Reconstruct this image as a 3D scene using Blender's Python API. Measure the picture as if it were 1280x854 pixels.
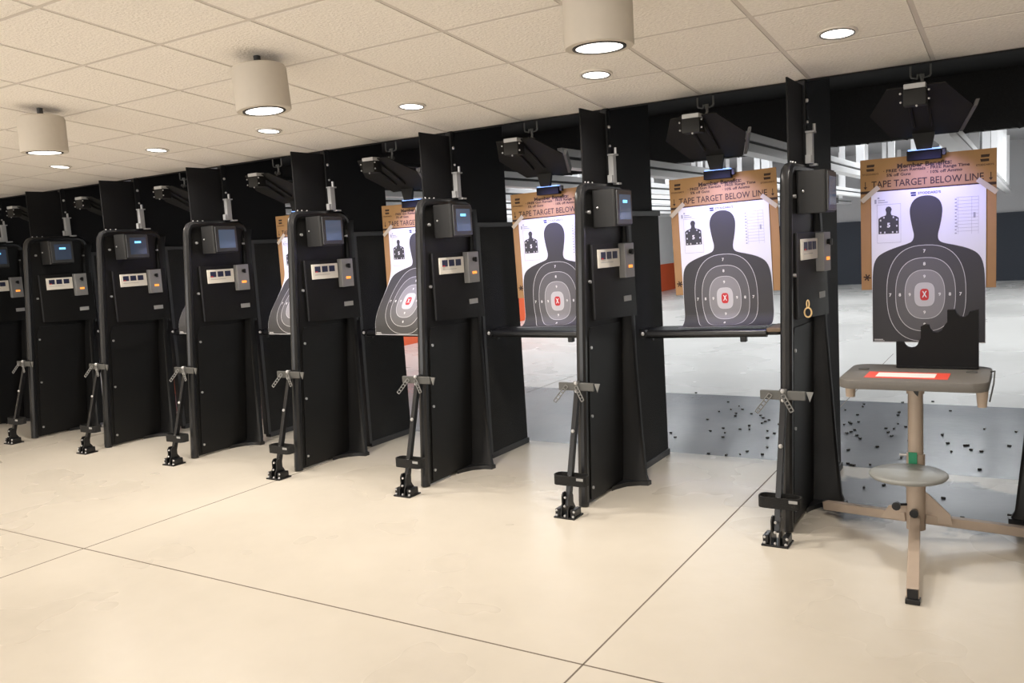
import bpy, bmesh, math, random
from mathutils import Vector, Matrix
random.seed(7)
for o in list(bpy.data.objects): bpy.data.objects.remove(o, do_unlink=True)
S = bpy.context.scene
COL = S.collection

# ---------------------------------------------------------------- camera
cam_d = bpy.data.cameras.new('camera'); cam = bpy.data.objects.new('camera', cam_d); COL.objects.link(cam)
EYE = 1.65
RT = ((0.8525, 0.0093, -0.5226), (0.5195, -0.1273, 0.8449), (-0.0588, -0.9918, -0.1135))   # rows: world axes, columns: right, down, forward
r = Vector([RT[i][0] for i in range(3)]).normalized(); f = Vector([RT[i][2] for i in range(3)]).normalized()
u = r.cross(f).normalized(); r = f.cross(u).normalized()
cam.matrix_world = Matrix(((r.x, u.x, -f.x, 0), (r.y, u.y, -f.y, 0), (r.z, u.z, -f.z, EYE), (0, 0, 0, 1)))
cam_d.sensor_width = 36; cam_d.lens = 1059.9 / 1280 * 36; cam_d.clip_end = 100; cam_d.clip_start = .05
S.camera = cam

# ---------------------------------------------------------------- world + exposure
W = bpy.data.worlds.new('world'); S.world = W; W.use_nodes = True
W.node_tree.nodes['Background'].inputs[0].default_value = (.9, .92, 1, 1)
W.node_tree.nodes['Background'].inputs[1].default_value = .05
S.view_settings.view_transform = 'Standard'; S.view_settings.look = 'None'
S.view_settings.gamma = 1; S.view_settings.use_curve_mapping = False
S.view_settings.exposure = -0.98
WARM = (1.0, .925, .83); COOL = (.93, .97, 1.0)
CAN_W = 19.0; DRUM_W = 14.0; RANGE_W = 105.0; ADDED_WINDOW_W = 190.0; SOFFIT_W = 9.0

# ---------------------------------------------------------------- materials
def mat(name, col, rough=.5, metal=0, noise=0, nscale=20, bump=0, bscale=80, emit=0, ecol=None, spec=.5, alpha=1, coat=0):
    m = bpy.data.materials.new(name); m.use_nodes = True
    nt = m.node_tree; b = nt.nodes['Principled BSDF']
    b.inputs['Base Color'].default_value = (*col, 1); b.inputs['Roughness'].default_value = rough
    b.inputs['Metallic'].default_value = metal; b.inputs['Specular IOR Level'].default_value = spec
    if coat: b.inputs['Coat Weight'].default_value = coat
    if emit:
        b.inputs['Emission Color'].default_value = (*(ecol or col), 1); b.inputs['Emission Strength'].default_value = emit
    if alpha < 1: b.inputs['Alpha'].default_value = alpha
    tc = nt.nodes.new('ShaderNodeTexCoord')
    if noise:
        n = nt.nodes.new('ShaderNodeTexNoise'); n.inputs['Scale'].default_value = nscale; n.inputs['Detail'].default_value = 5
        nt.links.new(tc.outputs['Object'], n.inputs['Vector'])
        mx = nt.nodes.new('ShaderNodeMix'); mx.data_type = 'RGBA'
        mx.inputs[6].default_value = (*[c * (1 - noise) for c in col], 1)
        mx.inputs[7].default_value = (*[min(1, c * (1 + noise)) for c in col], 1)
        nt.links.new(n.outputs['Fac'], mx.inputs[0]); nt.links.new(mx.outputs[2], b.inputs['Base Color'])
    if bump:
        n = nt.nodes.new('ShaderNodeTexNoise'); n.inputs['Scale'].default_value = bscale; n.inputs['Detail'].default_value = 3
        nt.links.new(tc.outputs['Object'], n.inputs['Vector'])
        bp = nt.nodes.new('ShaderNodeBump'); bp.inputs['Strength'].default_value = bump; bp.inputs['Distance'].default_value = .01
        nt.links.new(n.outputs['Fac'], bp.inputs['Height']); nt.links.new(bp.outputs['Normal'], b.inputs['Normal'])
    return m

def floor_mat(name, lo, hi, rough, nsc=.9, grey_patch=None, rvar=.1, spec=.32):
    """sealed concrete: cloudy colour from two noises, cloudy gloss"""
    m = bpy.data.materials.new(name); m.use_nodes = True; nt = m.node_tree; b = nt.nodes['Principled BSDF']
    tc = nt.nodes.new('ShaderNodeTexCoord')
    def noise(sc, det, dist=0):
        n = nt.nodes.new('ShaderNodeTexNoise'); n.inputs['Scale'].default_value = sc; n.inputs['Detail'].default_value = det
        n.inputs['Distortion'].default_value = dist; n.normalize = False; nt.links.new(tc.outputs['Object'], n.inputs['Vector'])
        h_ = nt.nodes.new('ShaderNodeMath'); h_.operation = 'MULTIPLY_ADD'; h_.inputs[1].default_value = .5; h_.inputs[2].default_value = .5; nt.links.new(n.outputs['Fac'], h_.inputs[0]); return n, h_.outputs[0]
    _, n1 = noise(nsc, 3, 0); _, n2 = noise(nsc * 9, 4)
    ad = nt.nodes.new('ShaderNodeMath'); ad.operation = 'MULTIPLY_ADD'; ad.inputs[1].default_value = .25; 
    nt.links.new(n2, ad.inputs[0]); nt.links.new(n1, ad.inputs[2])
    cr = nt.nodes.new('ShaderNodeValToRGB'); cr.color_ramp.elements[0].position = 0; cr.color_ramp.elements[1].position = 1; cr.color_ramp.interpolation = 'LINEAR'; b.inputs['Specular IOR Level'].default_value = spec
    cr.color_ramp.elements[0].color = (*lo, 1); cr.color_ramp.elements[1].color = (*hi, 1)
    sc_ = nt.nodes.new('ShaderNodeMath'); sc_.operation = 'MULTIPLY_ADD'; sc_.inputs[1].default_value = .36; sc_.inputs[2].default_value = .28
    nt.links.new(ad.outputs[0], sc_.inputs[0]); nt.links.new(sc_.outputs[0], cr.inputs[0]); out = cr.outputs[0]
    if grey_patch:
        x0, x1, y0, y1, c = grey_patch
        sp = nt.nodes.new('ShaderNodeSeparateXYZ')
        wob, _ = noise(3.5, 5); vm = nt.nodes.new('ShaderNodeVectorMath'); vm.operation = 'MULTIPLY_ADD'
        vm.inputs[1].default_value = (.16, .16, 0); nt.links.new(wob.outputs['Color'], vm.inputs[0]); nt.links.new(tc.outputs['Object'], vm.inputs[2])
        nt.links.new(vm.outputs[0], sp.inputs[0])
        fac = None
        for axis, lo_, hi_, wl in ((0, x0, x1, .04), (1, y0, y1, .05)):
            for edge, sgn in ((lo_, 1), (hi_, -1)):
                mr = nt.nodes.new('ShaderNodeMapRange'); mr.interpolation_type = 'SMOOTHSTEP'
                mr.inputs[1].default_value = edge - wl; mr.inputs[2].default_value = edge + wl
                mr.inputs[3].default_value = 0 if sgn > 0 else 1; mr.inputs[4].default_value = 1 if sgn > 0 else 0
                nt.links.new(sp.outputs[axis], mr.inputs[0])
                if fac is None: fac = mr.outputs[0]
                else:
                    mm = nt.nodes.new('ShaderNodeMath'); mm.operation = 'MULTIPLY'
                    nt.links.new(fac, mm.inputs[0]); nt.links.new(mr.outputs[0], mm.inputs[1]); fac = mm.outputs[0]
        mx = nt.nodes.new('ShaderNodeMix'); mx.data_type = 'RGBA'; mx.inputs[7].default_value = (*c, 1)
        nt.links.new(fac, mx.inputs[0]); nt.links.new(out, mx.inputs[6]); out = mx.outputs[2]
    nt.links.new(out, b.inputs['Base Color'])
    mr = nt.nodes.new('ShaderNodeMapRange'); mr.clamp = False; mr.inputs[1].default_value = 0; mr.inputs[2].default_value = 1
    mr.inputs[3].default_value = rough - rvar / 2; mr.inputs[4].default_value = rough + rvar
    nt.links.new(n1, mr.inputs[0]); nt.links.new(mr.outputs[0], b.inputs['Roughness'])
    bp = nt.nodes.new('ShaderNodeBump'); bp.inputs['Strength'].default_value = .05; bp.inputs['Distance'].default_value = .02
    nt.links.new(n2, bp.inputs['Height']); nt.links.new(bp.outputs['Normal'], b.inputs['Normal'])
    return m

M = {}
M['glass'] = mat('window_glass', (.9, .95, 1), .05, emit=0); M['glass'].node_tree.nodes['Principled BSDF'].inputs['Transmission Weight'].default_value = 1
M['floor'] = floor_mat('beige_sealed_concrete', (.47, .425, .355), (.68, .63, .55), .27, grey_patch=(-1.02, .1, 4.98, 5.80, (.09, .094, .10)))  # irregular darker grey patch on the floor of the rightmost lane
M['floor_grey'] = floor_mat('blue_grey_concrete', (.115, .126, .143), (.19, .20, .22), .17, 1.6, spec=.2)  # shade and dark reflection beyond the dividers, put into the floor colour
M['floor_range'] = floor_mat('pale_range_concrete', (.55, .54, .52), (.74, .73, .70), .26, .5)
M['joint'] = mat('joint_sealant', (.16, .13, .10), .8)
M['tile'] = mat('ceiling_tile', (.90, .84, .775), .95, noise=.13, nscale=55, bump=.6, bscale=70, spec=.1)
M['tbar'] = mat('ceiling_grid', (.66, .60, .54), .6)
M['plaster'] = mat('painted_wall', (.82, .79, .74), .9, noise=.03, nscale=4)
M['white_wall'] = mat('white_wall', (.82, .82, .82), .8, noise=.04, nscale=3)
M['orange'] = mat('orange_paint', (.80, .13, .04), .6, noise=.08, nscale=4)
M['rubber_wall'] = mat('dark_rubber_wall', (.035, .042, .055), .8, noise=.5, nscale=60, bump=.5, bscale=60)
M['grey_wall'] = mat('grey_baffle', (.44, .44, .45), .8, noise=.08, nscale=1.5)
M['black'] = mat('black_panel', (.0042, .0041, .0041), .48, noise=.25, nscale=30, bump=.12, bscale=300, spec=.35)
M['black_matte'] = mat('black_matte_board', (.006, .006, .007), .75, noise=.2, nscale=40, spec=.25)
M['rim'] = mat('black_edge_trim', (.009, .0095, .011), .32, coat=.1)
M['rubber'] = mat('textured_rubber', (.009, .009, .009), .85, noise=.6, nscale=140, bump=.6, bscale=170)
M['frame'] = mat('charcoal_frame', (.028, .028, .031), .5)
M['foam'] = mat('black_foam', (.05, .05, .052), .95, noise=.4, nscale=60)
M['steel_black'] = mat('black_steel', (.012, .012, .013), .3, metal=.3)
M['bolt'] = mat('zinc_bolt', (.55, .55, .56), .3, metal=.6)
M['strap'] = mat('grey_steel_strap', (.11, .11, .105), .45, metal=.4)
M['perf'] = mat('perforated_steel', (.20, .20, .195), .4, metal=.5)
M['bracket'] = mat('white_bracket', (.45, .455, .46), .45)
M['plate'] = mat('cream_plate', (.80, .76, .68), .4)
M['socket'] = mat('dark_socket', (.02, .025, .06), .4)
M['red'] = mat('red_print', (.62, .03, .035), .5)
M['switch'] = mat('grey_switch_box', (.30, .30, .30), .45, metal=.3)
M['lamp_orange'] = mat('orange_indicator', (1, .38, .08), .4, emit=2.0, ecol=(1, .36, .06))
M['label'] = mat('grey_label', (.36, .36, .36), .5)
M['console'] = mat('console_housing', (.011, .011, .0115), .55, bump=.1, bscale=400)
M['bezel'] = mat('screen_bezel', (.05, .052, .055), .35)
M['screen'] = mat('screen_lit', (.05, .07, .10), .12, emit=.30, ecol=(.22, .36, .60))
M['screen_dim'] = mat('screen_dim', (.04, .05, .07), .12, emit=.13, ecol=(.25, .36, .62))
M['glow'] = mat('screen_text', (.3, .7, 1), .3, emit=3.0, ecol=(.16, .56, 1))
M['card'] = mat('cardboard', (.43, .245, .105), .85, noise=.10, nscale=14)
M['ink'] = mat('brown_ink', (.055, .03, .018), .8)
M['paper'] = mat('white_paper', (.86, .86, .88), .75)
M['p_body'] = mat('print_charcoal', (.060, .058, .058), .7)
M['p_7'] = mat('print_ring_seven', (.085, .082, .082), .7)
M['p_8'] = mat('print_ring_eight', (.14, .135, .135), .7)
M['p_9'] = mat('print_ring_nine', (.30, .29, .29), .7)
M['p_10'] = mat('print_ring_ten', (.62, .60, .60), .7)
M['p_line'] = mat('print_white_line', (.66, .65, .65), .7)
M['p_navy'] = mat('print_navy', (.03, .035, .12), .7)
M['p_grey'] = mat('print_grey', (.42, .42, .45), .7)
M['tape'] = mat('masking_tape', (.60, .53, .42), .6)
M['rail'] = mat('white_rail', (.86, .86, .87), .4)
M['rail_dark'] = mat('rail_slot', (.03, .03, .03), .6)
M['defl'] = mat('deflector_steel', (.0045, .0045, .004), .75, noise=.3, nscale=12)
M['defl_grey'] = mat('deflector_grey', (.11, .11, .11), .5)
M['tan'] = mat('tan_painted_steel', (.42, .335, .265), .42, noise=.06, nscale=20)
M['table_top'] = mat('grey_table_top', (.15, .14, .128), .5, noise=.08, nscale=60)
M['seat'] = mat('grey_seat', (.23, .235, .225), .38, noise=.06, nscale=50)
M['sticker'] = mat('red_sticker', (.78, .09, .06), .5)
M['white'] = mat('white_paint', (.85, .84, .82), .5)
M['green'] = mat('green_tag', (.02, .24, .12), .5)
M['brass'] = mat('brass_ring', (.72, .50, .24), .3, metal=.7)
M['drum'] = mat('drum_shade', (.60, .55, .48), .75, noise=.03, nscale=30)
M['lens'] = mat('lamp_lens', (1, 1, 1), .4, emit=7.0, ecol=(1, .93, .84))
M['dark_ring'] = mat('lamp_inner_ring', (.03, .03, .03), .4)
M['trim'] = mat('lamp_trim', (.76, .71, .64), .5)
M['tube_lamp'] = mat('tube_lamp', (1, 1, 1), .4, emit=9.0, ecol=COOL)
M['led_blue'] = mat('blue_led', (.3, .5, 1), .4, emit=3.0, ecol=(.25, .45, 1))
M['casing'] = mat('spent_casing', (.03, .026, .02), .45, metal=.3)
M['wood'] = mat('wooden_edge', (.20, .14, .09), .6, noise=.3, nscale=30)
M['soffit'] = mat('black_soffit', (.006, .006, .006), .95)

# ---------------------------------------------------------------- mesh helpers
def nb(): return bmesh.new()
def box(bm, x0, x1, y0, y1, z0, z1, bev=0, seg=2, mtx=None):
    n = bmesh.new(); bmesh.ops.create_cube(n, size=1)
    for v in n.verts: v.co = Vector(((x0 + x1) / 2 + v.co.x * (x1 - x0), (y0 + y1) / 2 + v.co.y * (y1 - y0), (z0 + z1) / 2 + v.co.z * (z1 - z0)))
    if bev: bmesh.ops.bevel(n, geom=list(n.edges), offset=bev, segments=seg, affect='EDGES', profile=.5)
    merge(bm, n, mtx); return bm
def merge(bm, n, mtx=None):
    if mtx is not None: bmesh.ops.transform(n, matrix=mtx, verts=n.verts)
    mp = {v: bm.verts.new(v.co) for v in n.verts}
    for fc in n.faces:
        try: bm.faces.new([mp[v] for v in fc.verts])
        except ValueError: pass
    n.free()
def cyl(bm, p0, p1, r0, r1=None, seg=16, caps=True):
    p0 = Vector(p0); p1 = Vector(p1); d = p1 - p0; r1 = r0 if r1 is None else r1
    n = bmesh.new(); bmesh.ops.create_cone(n, cap_ends=caps, segments=seg, radius1=r0, radius2=r1, depth=d.length)
    merge(bm, n, Matrix.Translation((p0 + p1) / 2) @ d.to_track_quat('Z', 'Y').to_matrix().to_4x4()); return bm
def sphere(bm, c, r_, sc=(1, 1, 1), seg=10):
    n = bmesh.new(); bmesh.ops.create_uvsphere(n, u_segments=seg, v_segments=seg // 2 + 1, radius=r_)
    merge(bm, n, Matrix.Translation(c) @ Matrix.Diagonal((*sc, 1))); return bm
def prism(bm, poly, a, b, axis='x', bev=0):
    """extrude a 2d polygon along an axis; axis x: poly=(y,z); y: (x,z); z: (x,y)"""
    n = bmesh.new()
    def P(p, t): return {'x': (t, p[0], p[1]), 'y': (p[0], t, p[1]), 'z': (p[0], p[1], t)}[axis]
    va = [n.verts.new(P(p, a)) for p in poly]; vb = [n.verts.new(P(p, b)) for p in poly]
    N = len(poly); n.faces.new(va); n.faces.new(list(reversed(vb)))
    for i in range(N): n.faces.new((va[(i + 1) % N], va[i], vb[i], vb[(i + 1) % N]))
    bmesh.ops.recalc_face_normals(n, faces=n.faces)
    if bev: bmesh.ops.bevel(n, geom=[e for e in n.edges], offset=bev, segments=2, affect='EDGES', profile=.5)
    merge(bm, n); return bm
def loft(bm, rings, closed_ends=True):
    vs = [[bm.verts.new(p) for p in rg] for rg in rings]; N = len(vs[0])
    for a, b in zip(vs, vs[1:]):
        for i in range(N): bm.faces.new((a[i], a[(i + 1) % N], b[(i + 1) % N], b[i]))
    if closed_ends: bm.faces.new(list(reversed(vs[0]))); bm.faces.new(vs[-1])
    return bm
def sweep(bm, pts, rr, seg=10, closed=False):
    pts = [Vector(p) for p in pts]; rings = []; N = len(pts); up = None
    for i, p in enumerate(pts):
        if closed: t = (pts[(i + 1) % N] - pts[i - 1]).normalized()
        else: t = ((pts[min(i + 1, N - 1)] - p).normalized() + (p - pts[max(i - 1, 0)]).normalized()).normalized()
        if up is None:
            up = Vector((1, 0, 0)) if abs(t.x) < .9 else Vector((0, 0, 1))
        s = t.cross(up).normalized(); up = s.cross(t).normalized()
        q = rr[i] if isinstance(rr, (list, tuple)) else rr
        rings.append([p + s * math.cos(a) * q + up * math.sin(a) * q for a in [2 * math.pi * k / seg for k in range(seg)]])
    if closed: rings.append(rings[0])
    return loft(bm, rings, not closed)
def rounded_rect(x0, x1, y0, y1, rad, seg=6):
    out = []
    for cx, cy, a0 in ((x1 - rad, y1 - rad, 0), (x0 + rad, y1 - rad, 90), (x0 + rad, y0 + rad, 180), (x1 - rad, y0 + rad, 270)):
        for k in range(seg + 1):
            a = math.radians(a0 + 90 * k / seg); out.append((cx + rad * math.cos(a), cy + rad * math.sin(a)))
    return out
def obj(name, bm, m, parent=None, smooth=True, loc=None):
    bmesh.ops.recalc_face_normals(bm, faces=bm.faces)
    me = bpy.data.meshes.new(name); bm.to_mesh(me); bm.free()
    me.materials.append(M[m])
    if smooth:
        for p in me.polygons: p.use_smooth = True
        try: me.set_sharp_from_angle(angle=math.radians(35))
        except Exception: pass
    o = bpy.data.objects.new(name, me); COL.objects.link(o)
    if parent: o.parent = parent
    if loc: o.location = loc
    return o
def empty(name, loc=(0, 0, 0), rz=0):
    o = bpy.data.objects.new(name, None); COL.objects.link(o); o.location = loc; o.rotation_euler = (0, 0, rz); o.empty_display_size = .1; return o
def tag(o, label, cat, group=None):
    o['label'] = label; o['category'] = cat
    if group: o['group'] = group
    return o
def struct(o): o['kind'] = 'structure'; return o
def kids(o): return [c for c in bpy.data.objects if c.parent == o]
def copy_tree(o, parent=None, skip=()):
    c = o.copy(); COL.objects.link(c); c.parent = parent
    for ch in kids(o):
        if ch.name.split('.')[0] not in skip: copy_tree(ch, c, skip)
    return c
def text_bm(s, size, bold=0.0, align='CENTER', width=None):
    cu = bpy.data.curves.new('t', 'FONT'); cu.body = s; cu.size = size; cu.align_x = align; cu.align_y = 'CENTER'; cu.offset = bold; cu.resolution_u = 2
    to = bpy.data.objects.new('t', cu); COL.objects.link(to)
    dg = bpy.context.evaluated_depsgraph_get(); me = bpy.data.meshes.new_from_object(to.evaluated_get(dg))
    bm = bmesh.new(); bm.from_mesh(me); bpy.data.objects.remove(to); bpy.data.meshes.remove(me)
    if width and bm.verts:
        xs = [v.co.x for v in bm.verts]; k = width / (max(xs) - min(xs))
        for v in bm.verts: v.co.x *= k
    return bm

# ---------------------------------------------------------------- layout numbers
FACE = [-1.105 - 1.2455 * k + .0022 * k * k for k in range(8)]          # right faces of the dividers
LANE = [-.53, -1.735, -2.985, -4.235, -5.475, -6.70, -7.92, -9.15]       # lane centres
SLOPE = .097; CY, CZ = 5.2, 2.487                                        # front edge of the dropped ceiling
def cz(y): return CZ + SLOPE * (CY - y)
XL, XR, YB = -10.35, 4.2, -4.6
YR = 25.0

# ================================================================ STRUCTURE
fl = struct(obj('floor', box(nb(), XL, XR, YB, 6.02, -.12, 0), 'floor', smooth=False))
struct(obj('floor_grey_strip', box(nb(), XL, XR, 6.02, 8.35, -.12, 0), 'floor_grey', smooth=False))  # strip carries the painted shade
struct(obj('floor_range', box(nb(), XL, XR, 8.35, YR + .3, -.12, 0), 'floor_range', smooth=False))
j = nb(); box(j, -1.488 - .0035, -1.488 + .0035, YB, 11.5, 0, .0012); obj('floor_joint', j, 'joint', fl, False)
j = nb(); box(j, -4.81 - .003, -4.81 + .003, YB, 11.5, 0, .0012); obj('floor_joint', j, 'joint', fl, False)
j = nb(); box(j, XL, XR, 2.79 - .0035, 2.79 + .0035, 0, .0012); obj('floor_joint', j, 'joint', fl, False)

# shooter-side walls
struct(obj('wall_left', box(nb(), XL - .15, XL, YB, 6.0, 0, 3.6), 'plaster', smooth=False))
struct(obj('wall_right', box(nb(), XR, XR + .15, YB, YR, 0, 3.6), 'plaster', smooth=False))
bm = nb(); added_wins = [(-9.2, -6.6), (-5.4, -2.8), (-1.6, 1.0)]; xs = [XL] + [q for w_ in added_wins for q in w_] + [XR]  # windows added in the unseen back wall to brighten the room
box(bm, XL, XR, YB - .15, YB, 0, .75); box(bm, XL, XR, YB - .15, YB, 2.75, 3.6)
for a_, b_ in zip(xs[::2], xs[1::2]): box(bm, a_, b_, YB - .15, YB, .75, 2.75)
struct(obj('wall_back', bm, 'plaster', smooth=False))
for n_, (a_, b_) in enumerate(added_wins):
    w_ = struct(obj('window_%d' % (n_ + 1), box(box(box(box(nb(), a_, b_, YB - .12, YB - .04, .75, .81), a_, b_, YB - .12, YB - .04, 2.69, 2.75), a_, a_ + .06, YB - .12, YB - .04, .81, 2.69), b_ - .06, b_, YB - .12, YB - .04, .81, 2.69), 'bracket', smooth=False))
    obj('pane', box(nb(), a_ + .06, b_ - .06, YB - .085, YB - .075, .81, 2.69), 'glass', w_, False)
# range walls
wl = struct(obj('wall_range_left', box(nb(), -9.62, -9.40, 6.0, YR, 0, 3.6), 'white_wall', smooth=False))
obj('orange_band', box(nb(), -9.40, -9.385, 6.0, YR, 0, .80), 'orange', wl, False)
wr = struct(obj('wall_range_end', box(nb(), -10.0, XR, YR, YR + .2, 0, 3.6), 'grey_wall', smooth=False))
obj('rubber_panel', box(nb(), -9.38, XR, YR - .1, YR, 0, 1.72), 'rubber_wall', wr, False)
struct(obj('ceiling_range', box(nb(), -10.0, XR, 9.0, YR + .2, 3.5, 3.6), 'grey_wall', smooth=False))
struct(obj('ceiling_soffit', box(nb(), XL, XR, CY + .02, 9.1, 2.95, 3.05), 'soffit', smooth=False))
struct(obj('wall_soffit_end', box(nb(), XL, XR, CY + .02, CY + .05, CZ + .03, 2.95), 'soffit', smooth=False))

# foam baffle across the lanes, convoluted face and wavy lower edge
HY, HZ = 9.0, 2.425
bm = nb()
nx = int((XR - XL) / .035); nz = 18; step = (XR - XL) / nx
grid = []
for i in range(nx + 1):
    row = []
    for k in range(nz + 1):
        x = XL + i * step; z = HZ + k * .03
        d = .04 * (math.cos(math.pi * i) * math.cos(math.pi * k))
        row.append(bm.verts.new((x, HY - .045 + d, z + (.010 * (1 if i % 3 == 0 else -1) + random.uniform(-.006, .006) if k == 0 else 0))))
    grid.append(row)
for i in range(nx):
    for k in range(nz): bm.faces.new((grid[i][k], grid[i + 1][k], grid[i + 1][k + 1], grid[i][k + 1]))
hb = struct(obj('wall_foam_baffle', box(nb(), XL, XR, HY, HY + .10, HZ, 2.95), 'foam', smooth=False))
obj('foam_face', bm, 'foam', hb)['kind'] = 'stuff'

# ---------------------------------------------------------------- dropped ceiling (tilted), one object for each tile
TX, TY, GX0 = .637, .597, -2.372
ceil = struct(obj('ceiling', box(nb(), XL, XR, YB - CY - .1, 0, .022, .05), 'tbar', smooth=False))
ceil.location = (0, CY, CZ); ceil.rotation_euler = (-math.atan(SLOPE), 0, 0)
cosl = math.cos(math.atan(SLOPE))
tile_me = None
ylines = [-.03 - (k) * TY for k in range(0, 8)]
ix0, ix1 = -13, 7
for iy in range(8):
    yt = -.015 if iy == 0 else None
    for ix in range(ix0, ix1):
        x0 = GX0 + ix * TX
        y1 = ylines[iy]; y0 = y1 - TY
        if tile_me is None:
            t = obj('ceiling_tile', prism(nb(), rounded_rect(.0125, TX - .0125, .0125, TY - .0125, .003, 1), 0, .02, 'z'), 'tile', ceil, False); tile_me = t.data
        else:
            t = bpy.data.objects.new('ceiling_tile', tile_me); COL.objects.link(t); t.parent = ceil
        t.location = (x0, y0, 0)
# far tiles behind the camera and outside the frame: one slab
bm = nb(); 
yb0 = ylines[7] - TY
box(bm, XL, XR, YB - CY, yb0 - .004, 0, .02); box(bm, XL, GX0 + ix0 * TX - .004, yb0, -.01, 0, .02); 
if GX0 + ix1 * TX < XR: box(bm, GX0 + ix1 * TX + .004, XR, yb0, -.01, 0, .02)
obj('ceiling_field', bm, 'tile', ceil, False)
bm = nb()
for k in range(9): 
    yy = -.03 - k * TY; box(bm, GX0 + ix0 * TX, GX0 + ix1 * TX, yy - .0115, yy + .0115, .002, .024)
for ix in range(ix0, ix1 + 1):
    xx = GX0 + ix * TX; box(bm, xx - .0115, xx + .0115, yb0, -.012, .0024, .024)
obj('ceiling_grid', bm, 'tbar', ceil, False)
obj('edge_angle', box(nb(), XL, XR, -.018, .004, -.004, .05), 'soffit', ceil, False)

# ================================================================ LIGHTS OF THE ROOM
def area(name, loc, size, watts, col, rot=(0, 0, 0), spread=180, shape='DISK', size_y=None, parent=None):
    l = bpy.data.lights.new(name, 'AREA'); l.energy = watts; l.color = col; l.shape = shape; l.size = size; l.spread = math.radians(spread)
    if size_y: l.shape = 'RECTANGLE'; l.size_y = size_y
    o = bpy.data.objects.new(name, l); COL.objects.link(o); o.location = loc; o.rotation_euler = rot
    if parent: o.parent = parent
    return o
TILT = -math.atan(SLOPE)
def ring(bm, r0, r1, z0, z1, seg=40):
    """washer"""
    n = []
    for rr_, zz in ((r0, z0), (r1, z0), (r1, z1), (r0, z1)):
        n.append([(rr_ * math.cos(2 * math.pi * k / seg), rr_ * math.sin(2 * math.pi * k / seg), zz) for k in range(seg)])
    n.append(n[0]); return loft(bm, n, False)
def make_can(i=0):
    c = empty('recessed_light')
    obj('trim_ring', ring(nb(), .079, .092, -.009, .0), 'trim', c)
    obj('inner_ring', ring(nb(), .074, .080, -.012, .0), 'dark_ring', c)
    obj('lens', cyl(nb(), (0, 0, -.007), (0, 0, -.001), .0745, seg=40), 'lens', c)
    return c
can0 = make_can()
canx = [-.912, -2.354, -3.823, -5.285, -6.717, -8.23]
can_words = ['recessed ceiling light above the tan table stool lane, rightmost',
             'recessed ceiling light just below the rightmost drum lamp',
             'recessed ceiling light alone between the right and middle drum lamps',
             'recessed ceiling light just below the middle drum lamp',
             'recessed ceiling light alone between the middle and left drum lamps',
             'recessed ceiling light just below the leftmost drum lamp']
first = True
def place_can(x, y, label):
    global first
    c = can0 if first else copy_tree(can0); first = False
    c.location = (x, y, cz(y) - .001); c.rotation_euler = (TILT, 0, 0)
    tag(c, label, 'ceiling light', 'recessed ceiling lights')
    area('can_bulb', (0, 0, -.02), .14, CAN_W, WARM, spread=150, parent=c)
for x, w in zip(canx, can_words):
    place_can(x * .8814, 4.405, w)
# fill lights added out of frame and behind the camera to brighten the room
for x in (.47,): area('room_bulb', (x, 4.40, cz(4.4) - .03), .14, CAN_W, WARM, spread=150)
for yy in (1.9, -.6, -3.0):
    for x, k_ in ((-9.2, 2.0), (-7.6, 2.0), (-6.0, 1.6), (-3.4, .9), (-.8, .7), (1.8, .4)): area('room_bulb', (x, yy, cz(yy) - .03), .2, CAN_W * .74 * k_, WARM, spread=160)

for a_, b_ in added_wins: area('window_daylight', ((a_ + b_) / 2, YB + .01, 1.75), b_ - a_ - .15, ADDED_WINDOW_W, (1.0, .98, .96), rot=(-math.pi / 2, 0, math.pi), size_y=1.85)  # fill light set in the added windows
def drum(x, y, label, tilt=0):
    d = empty('drum_light', (x, y, cz(y))); d.rotation_euler = (0, tilt, 0)
    H0, H1, R_ = -.052, -.278, .138
    bm = nb()
    prof = [(.0, H0), (R_ - .02, H0), (R_ - .006, H0 - .006), (R_, H0 - .02), (R_, H1 + .004), (R_ - .003, H1), (.108, H1), (.106, H1 + .01)]
    seg = 48
    loft(bm, [[(pr * math.cos(2 * math.pi * k / seg) if pr else .001 * math.cos(2 * math.pi * k / seg), (pr or .001) * math.sin(2 * math.pi * k / seg), pz) for k in range(seg)] for pr, pz in prof])
    obj('drum_shade', bm, 'drum', d)
    obj('inner_ring', ring(nb(), .094, .107, H1 - .003, H1 + .008), 'dark_ring', d)
    obj('lens', cyl(nb(), (0, 0, H1 - .001), (0, 0, H1 + .008), .095, seg=40), 'lens', d)
    s = obj('ceiling_stem', cyl(nb(), (0, 0, H0), (0, 0, .0), .018), 'dark_ring', d)
    tag(d, label, 'drum light', 'beige drum lamps')
    area('drum_bulb', (0, 0, H1 - .012), .17, DRUM_W, WARM, spread=140, parent=d)
drum(-1.475, 3.174, 'rightmost beige drum lamp, its top cut off by the picture')
drum(-3.395, 3.174, 'middle beige drum lamp hanging under the ceiling tiles, slightly askew', math.radians(-4))
drum(-5.375, 3.174, 'leftmost beige drum lamp hanging under the ceiling tiles')

# range lamps: long tubes under the range ceiling, hidden by the foam baffle
k = 0
for yy in (10.6, 13.6, 16.6, 19.8):
    for x in (-8.0, -4.6, -1.2, 2.2):
        t = empty('range_tube_lamp', (x, yy, 3.5))
        obj('housing', box(nb(), -1.2, 1.2, -.10, .10, -.06, 0), 'rail', t, False)
        obj('tube', cyl(nb(), (-1.15, 0, -.085), (1.15, 0, -.085), .025, seg=10), 'tube_lamp', t)
        tag(t, 'long white tube lamp under the range ceiling behind the foam baffle', 'lamp', 'range tube lamps')
        area('tube_light', (0, 0, -.125), 2.2, RANGE_W, COOL, spread=180, size_y=.15, parent=t)

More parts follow.
